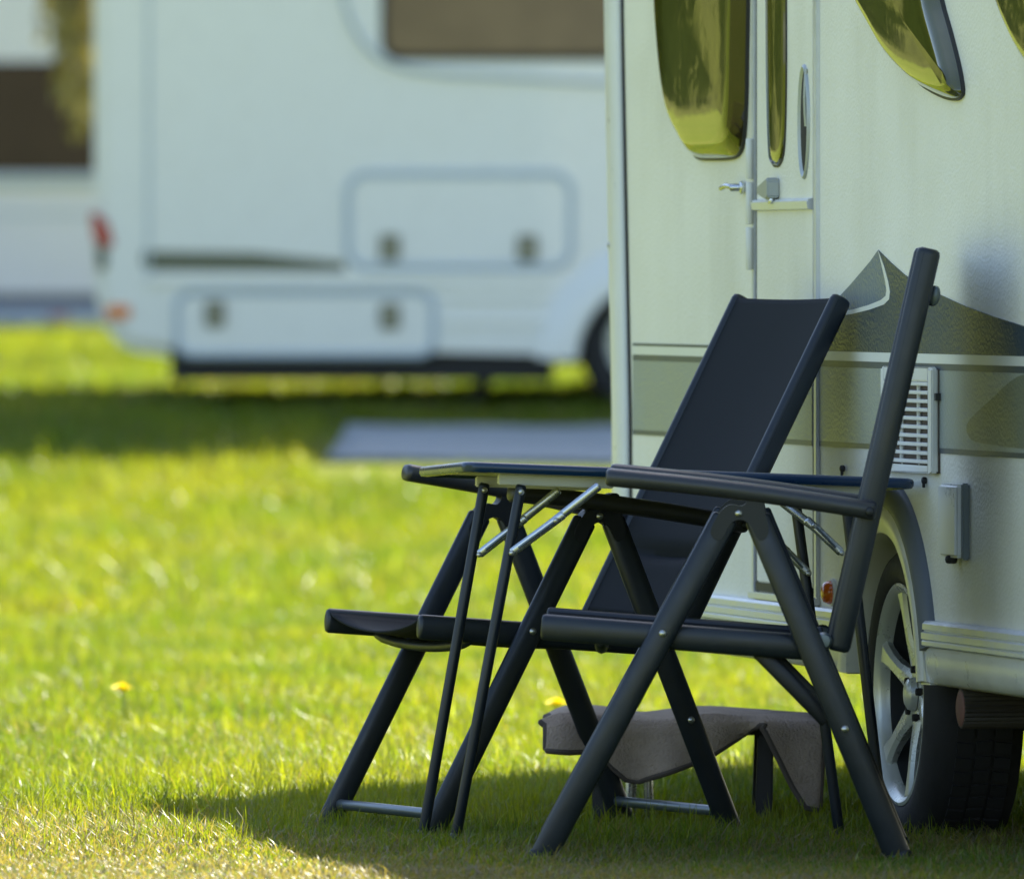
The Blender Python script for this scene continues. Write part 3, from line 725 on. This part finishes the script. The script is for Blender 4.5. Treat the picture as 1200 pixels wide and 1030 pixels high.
hem = [(640,878),(668,880),(700,879),(716,898),(734,913),(748,915),(790,901),(830,886),(862,866),(880,854),(894,848),(903,856),(918,886),(935,920),(950,944),(966,948)]
def hem_y(px):
    for (a, ya), (b, yb) in zip(hem, hem[1:]):
        if px <= b: return ya+(yb-ya)*(px-a)/(b-a)
    return hem[-1][1]
NU, NT, NH = 84, 12, 14
def carpet(u, v):
    px = 640+u*(966-640)
    topy = 829 + 1.5*math.sin(u*9) + (5 if u > .75 else 0)*(u-.75)*4
    ztop = .200 + .004*math.sin(u*14) - .010*max(0,(u-.8))*5
    x = (px-600)*YN/FP
    nv = NT/(NT+NH)
    if v <= nv:                                    # top surface, back to front edge
        q = v/nv; Y = YF-(YF-YN)*q
        x2 = x+.010*math.sin(q*5+u*8)
        droop = .012*max(0,(.06-u)/.06)**1.2*(1-.3*q) + .018*max(0,q-.85)**1.0
        return (x2-.03*(1-q)*0, Y, ztop+.004*math.sin(q*7+u*11)-droop)
    q = (v-nv)/(1-nv)
    zb = CH-(hem_y(px)-HZ)*YN/FP
    zt = ztop-.003-.012*max(0,(.06-u)/.06)**1.2*.7
    z = zt+(zb-zt)*q
    flare = .02*math.sin(q*1.5)+.022*q*math.sin(u*15+.6)+.007*q*math.sin(u*33)
    xs = x + (.012*q if px > 900 else 0)*-1
    return (xs, YN-.012*min(1,q*6)-flare, z)
mb = MB().grid(carpet, NU, NT+NH)
rug = mb.build('carpet', M['carpet'], None, ang=80, thick=.012)
tag(rug, 'grey brown carpet mat with dark binding draped over the low step', 'carpet')
# binding round the hem
pts = [Vector(carpet(i/NU, 1.0)) for i in range(NU+1)]
MB().tube(pts, .0075, .0065, ref=(0,1,0), n=8).tube([Vector(carpet(0, 1-j/26)) for j in range(27)], .007, n=8).tube([Vector(carpet(1, 1-j/26)) for j in range(27)], .007, n=8).build('binding', M['binding'], rug)

# ------------------------------------------------------------------ motorhome in the background
MY = 54.7
mh = empty('motorhome', (0, MY, .47)); tag(mh, 'white motorhome with lockers and brown tinted window parked across the back of the lawn', 'motorhome')
def mp(px, py): return ((px-600)*MY/FP, CH-(py-HZ)*MY/FP-.47)
def m3(p, o): return Vector((p[0], -o, p[1]))
MC = mp(766,402); AC = mp(774,425); AR2 = 104*MY/FP
elev = [mp(112,-400), mp(110,150), mp(110,262), mp(110,335), mp(116,366), mp(126,388), mp(140,404), mp(158,412), mp(185,416), mp(203,420)]
elev = [mp(108,-480)] + elev[1:] + [mp(420,424), mp(640,429)]
arcp = [(AC[0]+AR2*math.cos(a), AC[1]+AR2*math.sin(a)) for a in np.linspace(R(180), R(0), 25)]
elev += arcp + [mp(1000,434), mp(1900,440), mp(2120,400), mp(2180,250), mp(2000,60), mp(1820,-200), mp(1700,-440), mp(1500,-500), mp(300,-500)]
MB().prism(elev, lambda p: m3(p, 0), lambda p: m3(p, -2.2)).build('body', M['mhwhite'], mh, bevel=.07, seg=4, ang=50)
q0, q1 = mp(200,446), mp(600,424)
MB().box(q0[0], mp(648,0)[0], .05, 2.0, q0[1], q1[1]+.1).box(mp(918,0)[0], mp(2000,0)[0], .05, 2.0, q0[1], q1[1]+.1).build('underbody', M['chassis'], mh)
MB().box(mp(645,0)[0], mp(920,0)[0], .30, 1.9, mp(0,428)[1], mp(0,270)[1]).build('wheel_well', M['chassis'], mh)
a, b = mp(571,438), mp(566,470)
MB().tube([(a[0],.25,a[1]),(b[0]-.06,.25,b[1]-.05)], .035).box(b[0]-.16,b[0]+.06,.2,.3,b[1]-.09,b[1]-.05).build('support_jack', M['chassis'], mh)
mwz = MC[1]
for y in (.06, 1.95):
    w_ = MB().lathe([(.0,.06),(.19,.06),(.22,.0),(.30,-.0),(.335,.03),(.34,.08),(.34,.18),(.30,.21)], (MC[0],y,MC[1]), (0,1,0), (0,0,1), 40).build('wheel', M['tyre'], mh)
    w2 = MB().lathe([(.0,.06),(.19,.06),(.22,.0),(.30,-.0),(.335,.03),(.34,.08),(.34,.18),(.30,.21)], (MC[0]+3.7,y,MC[1]), (0,1,0), (0,0,1), 40).build('wheel', M['tyre'], mh)
    if y < 1:
        for q, w in ((0,w_),(3.7,w2)):
            MB().lathe([(.0,-.01),(.05,-.01),(.07,.01),(.19,.015),(.215,-.01)], (MC[0]+q,y,MC[1]), (0,1,0), (0,0,1), 30).build('hub_cap', M['rim'], w)
# bulged arch lip
rg = []
for a in np.linspace(R(2), R(178), 26):
    c, s = math.cos(a), math.sin(a)
    rg.append([Vector((AC[0]+r*c, -o, AC[1]+r*s)) for r, o in ((AR2+.165,.002),(AR2+.10,.03),(AR2+.03,.05),(AR2-.02,.045),(AR2-.03,.0),(AR2-.03,-.1),(AR2+.01,-.1),(AR2+.1,-.01))])
MB().loft(rg).build('wheel_arch', M['mhwhite'], mh, ang=60)
def ring_frame(name, px0, px1, py0, py1, r, wd, out, m, parent):
    a, b = mp(px0, py1), mp(px1, py0)
    o1 = rrect(a[0], b[0], a[1], b[1], r); o2 = rrect(a[0]+wd, b[0]-wd, a[1]+wd, b[1]-wd, max(.01,r-wd))
    om = rrect(a[0]+wd*.3, b[0]-wd*.3, a[1]+wd*.3, b[1]-wd*.3, r-wd*.3)
    on = rrect(a[0]+wd*.7, b[0]-wd*.7, a[1]+wd*.7, b[1]-wd*.7, max(.01,r-wd*.7))
    return MB().loft([[m3(p,.0) for p in o1],[m3(p,out) for p in om],[m3(p,out) for p in on],[m3(p,.002) for p in o2]], cap=False).build(name, m, parent, ang=50)
def hatch(px0, px1, py0, py1, r, lats):
    a, b = mp(px0, py1), mp(px1, py0)
    h = MB().prism(rrect(a[0]+.03, b[0]-.03, a[1]+.03, b[1]-.03, r*.8), lambda p: m3(p,-.01), lambda p: m3(p,.012)).build('locker_door', M['mhwhite'], mh, bevel=.004)
    ring_frame('locker_frame', px0, px1, py0, py1, r, .048, .018, M['mhline'], h)
    for x, y in lats:
        c = mp(x, y); MB().box(c[0]-.046, c[0]+.046, -.03, -.011, c[1]-.06, c[1]+.06).build('latch', M['latch'], h, bevel=.01)
hatch(403,674,199,318,.11,((457,290),(618,291)))
hatch(203,513,337,421,.09,((252,368),(457,371)))
a, b = mp(172,-300), mp(176,330)
MB().box(a[0], b[0], -.006, .01, b[1], a[1]).build('panel_seam', M['mhline'], mh)
MB().prism([mp(168,294),mp(300,296),mp(403,307),mp(405,319),mp(172,318),mp(165,306)], lambda p: m3(p,.0), lambda p: m3(p,.004)).build('olive_stripe', M['mholive'], mh)
for y0_, y1_ in ((344,351),(376,381)):
    a, b = mp(520,y1_), mp(640,y0_); MB().box(a[0], b[0], -.014, .01, a[1], b[1]).build('skirt_rib', M['mhwhite'], mh, bevel=.006)
a, b = mp(170,333), mp(645,327); MB().box(a[0], b[0], -.02, .01, a[1], b[1]).build('skirt_ledge', M['mhwhite'], mh, bevel=.008)
# long window, its surround moulding
a, b = mp(452,66), mp(900,-110)
wn = MB().prism(rrect(a[0], b[0], a[1], b[1], .07), lambda p: m3(p,-.01), lambda p: m3(p,.022)).build('window', M['mhglass'], mh, bevel=.012, seg=3)
ring_frame('window_frame', 446, 906, -116, 72, .09, .035, .016, M['seal'], wn)
mld = [mp(*p) for p in ((392,-120),(396,-60),(403,0),(412,28),(426,52),(446,70),(474,81),(520,87),(600,91),(720,98),(900,104))]
MB().tube([m3(p,.006) for p in mld], .022, .012, ref=(0,1,0), n=8).build('window_moulding', M['mhline'], mh, ang=60)
c = mp(120,268); MB().prism([mp(105,248),mp(115,251),mp(127,262),mp(134,288),mp(125,291),mp(110,284)], lambda p: m3(p,-.2), lambda p: m3(p,.012)).build('tail_light', M['red'], mh, bevel=.008)
MB().prism([mp(112,288),mp(126,289),mp(126,315),mp(115,316)], lambda p: m3(p,-.2), lambda p: m3(p,.010)).build('tail_light_base', M['mholive'], mh, bevel=.006)
a, b = mp(124,374), mp(153,358); MB().box(a[0], b[0], -.018, .02, a[1], b[1]).build('marker_light', M['orange'], mh, bevel=.01)

# groundsheet by the motorhome
def gs(px, py):
    for Y in np.arange(44, 54.6, .02):
        X = (px-600)*Y/FP
        if CH-(py-HZ)*Y/FP <= float(gz(X, Y)): return X, Y
    return (px-600)*54.4/FP, 54.4
(xl1, yl1), (xl0, yl0) = gs(384,541), gs(408,501)
rows = []
def sheet_fn(u, v):
    Y = yl1+(yl0-yl1)*v; X = xl1+(xl0-xl1)*v + u*3.4
    return (X, Y, float(gz(X,Y))+.012+.006*math.sin(X*9)*math.sin(Y*5))
gsht = MB().grid(sheet_fn, 24, 14).build('groundsheet', M['sheet'], None, thick=.01)
tag(gsht, 'blue grey groundsheet lying on the grass beside the white motorhome', 'groundsheet')

# ------------------------------------------------------------------ second caravan far behind on the left
FY = 75.0; fz = .74
fc = empty('caravan', (0, FY, fz)); tag(fc, 'blurred white caravan with wide brown window, far behind at the left edge', 'caravan')
def fp_(px, py): return ((px-600)*FY/FP, CH-(py-HZ)*FY/FP-fz)
el = [fp_(-700,382), fp_(-760,300), fp_(-740,-60), fp_(-640,-160), fp_(190,-160), fp_(250,-60), fp_(262,300), fp_(220,382)]
MB().prism(el, lambda p: Vector((p[0],0,p[1])), lambda p: Vector((p[0],2.2,p[1]))).build('body', M['farwhite'], fc, bevel=.05, seg=3)
def fbox(name, px0, px1, py0, py1, o, m, parent=fc):
    a, b = fp_(px0, py1), fp_(px1, py0); return MB().box(a[0], b[0], -o, .01, a[1], b[1]).build(name, m, parent, bevel=.01)
wn = fbox('window', -330, 175, 72, 203, .02, M['farglass'])
fbox('window_ledge', -345, 190, 205, 216, .05, M['mhline'], wn)
fbox('trim_strip', -720, 250, 344, 359, .015, M['farline'])
fbox('lower_skirt', -715, 240, 360, 381, .012, M['farskirt'])
fbox('body_crease', -730, 255, 250, 254, .012, M['mhline'])
fbox('reflector', 56, 82, 368, 378, .02, M['red'])
for px in (-420, ):
    c = fp_(px, 345); MB().lathe([(.0,.0),(.18,.0),(.2,-.02),(.30,-.0),(.31,.1)], (c[0],-.03,c[1]), (0,1,0), (0,0,1), 30).build('wheel', M['tyre'], fc)

# ------------------------------------------------------------------ weeping tree with hanging branches behind the motorhome
wtx, wty = at(330,0,66).x, 66.0
wtree = empty('weeping_tree', (wtx, wty, float(gz(wtx,wty)))); tag(wtree, 'tree behind the motorhome with drooping straw green branches hanging past its rear corner', 'tree')
MB().tube([(0,0,-.1),(.03,0,1.2),(-.02,.05,2.6),(.05,.1,4.2),(0,.1,5.6)], .13, n=12).build('trunk', M['bark'], wtree)
bx = at(88,0,66).x-wtx
g = MB(); lv = MB()
def leafquad(mb, c, s, dirv):
    a = Vector((random.gauss(0,1), random.gauss(0,1), random.gauss(0,1))).normalized(); d = dirv.normalized(); b = d.cross(a)
    if b.length < .01: return
    b.normalize(); mb.add([c-b*s*.0, c+d*s*.5+b*s*.28, c+d*s, c+d*s*.5-b*s*.28], [(0,1,2,3)])
limbs = [(bx, 0, 3.3)] + [(1.6*math.cos(a), 1.6*math.sin(a), 4.2+random.uniform(-.5,1)) for a in np.linspace(.3, 5.9, 8)]
for li, (lx, ly, lz) in enumerate(limbs):
    g.tube([(0,.08,3.2+.2*li),(lx*.5,ly*.5,lz+.6),(lx,ly,lz)], .035, n=6)
    ntw = 44 if li == 0 else 14
    for k in range(ntw):
        if li == 0:
            sx = lx+random.gauss(0, .085); sy_ = ly+random.gauss(0,.12); low = random.choice((1.26,1.34,1.5,1.75,2.0)) + abs(sx-lx-.02)*2.0
        else:
            sx = lx+random.gauss(0,.4); sy_ = ly+random.gauss(0,.4); low = lz-random.uniform(.8,1.9)
        zz = lz+random.uniform(-.2,.2)
        g.tube([(sx,sy_,zz),(sx+random.gauss(0,.02),sy_,(zz+low)/2),(sx+random.gauss(0,.03),sy_,low)], .004, n=4)
        z = zz
        while z > low:
            z -= random.uniform(.025,.06)
            for _ in range(2): leafquad(lv, Vector((sx+random.gauss(0,.02), sy_+random.gauss(0,.02), z)), random.uniform(.05,.09), Vector((random.gauss(0,.5), random.gauss(0,.5), -1)))
g.build('branches', M['bark'], wtree); lv.build('foliage', M['weepleaf'], wtree, smooth=False)

# ------------------------------------------------------------------ dandelions in the lawn
def dandelion(px, py, label, hgt):
    Y = 30.0
    for Y in np.arange(24, 44, .02):
        X = (px-600)*Y/FP
        if CH-(py-HZ)*Y/FP <= float(gz(X,Y))+hgt: break
    r = empty('dandelion', (X, Y, float(gz(X,Y)))); tag(r, label, 'flower', 'dandelions in the lawn')
    MB().tube([(0,0,-.01),(.004,0,hgt*.5),(0,.003,hgt)], .0025, n=6).build('stem', mat('dandelion_stem', (.14,.18,.05), .6), r)
    h = MB()
    for k in range(60):
        a = k*2.39996; rr = .030*math.sqrt(k/60); tl = .3+1.2*rr/.024
        d = Vector((math.cos(a)*rr*1.0, math.sin(a)*rr, .026-.5*rr)); c = Vector((0,0,hgt))
        t = Vector((-math.sin(a), math.cos(a), 0))*.003
        h.add([c-t, c+t, c+d+t, c+d-t], [(0,1,2,3)])
    h.build('petals', mat('dandelion_petals', (.88,.72,.02), .6), r, smooth=False)
dandelion(143, 811, 'yellow dandelion standing alone in the sunny lawn left of the chairs', .09)
dandelion(652, 829, 'orange yellow dandelion beside the left end of the draped carpet', .09)

# ------------------------------------------------------------------ distant wood beyond the site (also mirrored in the caravan windows)
def reflection_hill():  # unseen hillside added to give the caravan windows a yellow-green reflection
    xs = np.linspace(-140, -8, 60); ys = np.linspace(70, 190, 50)
    XX, YY = np.meshgrid(xs, ys, indexing='ij')
    u = np.clip((-XX-9)/28, 0, 1)*np.clip((YY-72)/30, 0, 1)
    ZZ = gz(XX, YY)-.05 + 17*u*u*(3-2*u) + .5*np.sin(XX*.21)*np.sin(YY*.17)*u
    nx, ny = XX.shape
    fs = [(i*ny+j, (i+1)*ny+j, (i+1)*ny+j+1, i*ny+j+1) for i in range(nx-1) for j in range(ny-1)]
    me = bpy.data.meshes.new('reflection_hill'); me.from_pydata(np.stack([XX,YY,ZZ],-1).reshape(-1,3).tolist(), [], fs)
    for p in me.polygons: p.use_smooth = True
    m = mat('reflection_hill_meadow', (.082,.088,.016), .95, 0, .1, bump=('noise', 3, 1, .3), vary=.55, vscale=.5); me.materials.append(m)
    o = bpy.data.objects.new('reflection_hill', me); COL.objects.link(o); tag(o, 'added unseen grassy hillside, there to be mirrored in the caravan windows', kind='structure')
reflection_hill()
def wood():
    n_tree = 34; V = []; F = []
    r = np.random.default_rng(5); tr = MB()
    spots = []
    for k in range(n_tree):
        if k < 17: x = r.uniform(-75,-11); y = 88+ r.uniform(0,18) - .15*(x+11)*0
        else: x = r.uniform(-10, 40); y = 108+r.uniform(0,14)
        spots.append((x,y))
    quads = []
    for x, y in spots:
        H = r.uniform(11,17); z0 = float(gz(x,y))
        tr.tube([(x,y,z0-.2),(x+.1,y,z0+H*.3),(x,y,z0+H*.7)], .22, n=7)
        n = 1500
        u = r.normal(0,1,(n,3)); u /= np.linalg.norm(u,axis=1)[:,None]; rad = r.uniform(.35,1,(n,1))**.5
        lob = 1+.25*np.sin(u[:,:1]*5+x)+.2*np.sin(u[:,2:]*6+y)
        c = u*rad*lob*np.array([H*.30,H*.30,H*.48])+np.array([x,y,z0+H*.50])
        c = c[c[:,2] > z0+.1]
        for p in c: quads.append(p)
    quads = np.array(quads); n = len(quads)
    a = r.normal(0,1,(n,3)); a /= np.linalg.norm(a,axis=1)[:,None]; b = np.cross(a, r.normal(0,1,(n,3))); b /= np.linalg.norm(b,axis=1)[:,None]
    s = r.uniform(.4,.85,(n,1))
    V = np.stack([quads-a*s, quads+b*s*.6, quads+a*s, quads-b*s*.6],1).reshape(-1,3)
    F = np.arange(4*n).reshape(-1,4)
    me = bpy.data.meshes.new('woodland'); me.from_pydata(V.tolist(), [], F.tolist()); me.materials.append(M['leaf'])
    o = bpy.data.objects.new('woodland', me); COL.objects.link(o); tag(o, 'belt of broadleaf woodland beyond the camping lawn', 'trees', kind='stuff')
    t = tr.build('trunks', M['bark'], o); t['kind'] = 'stuff'
wood()
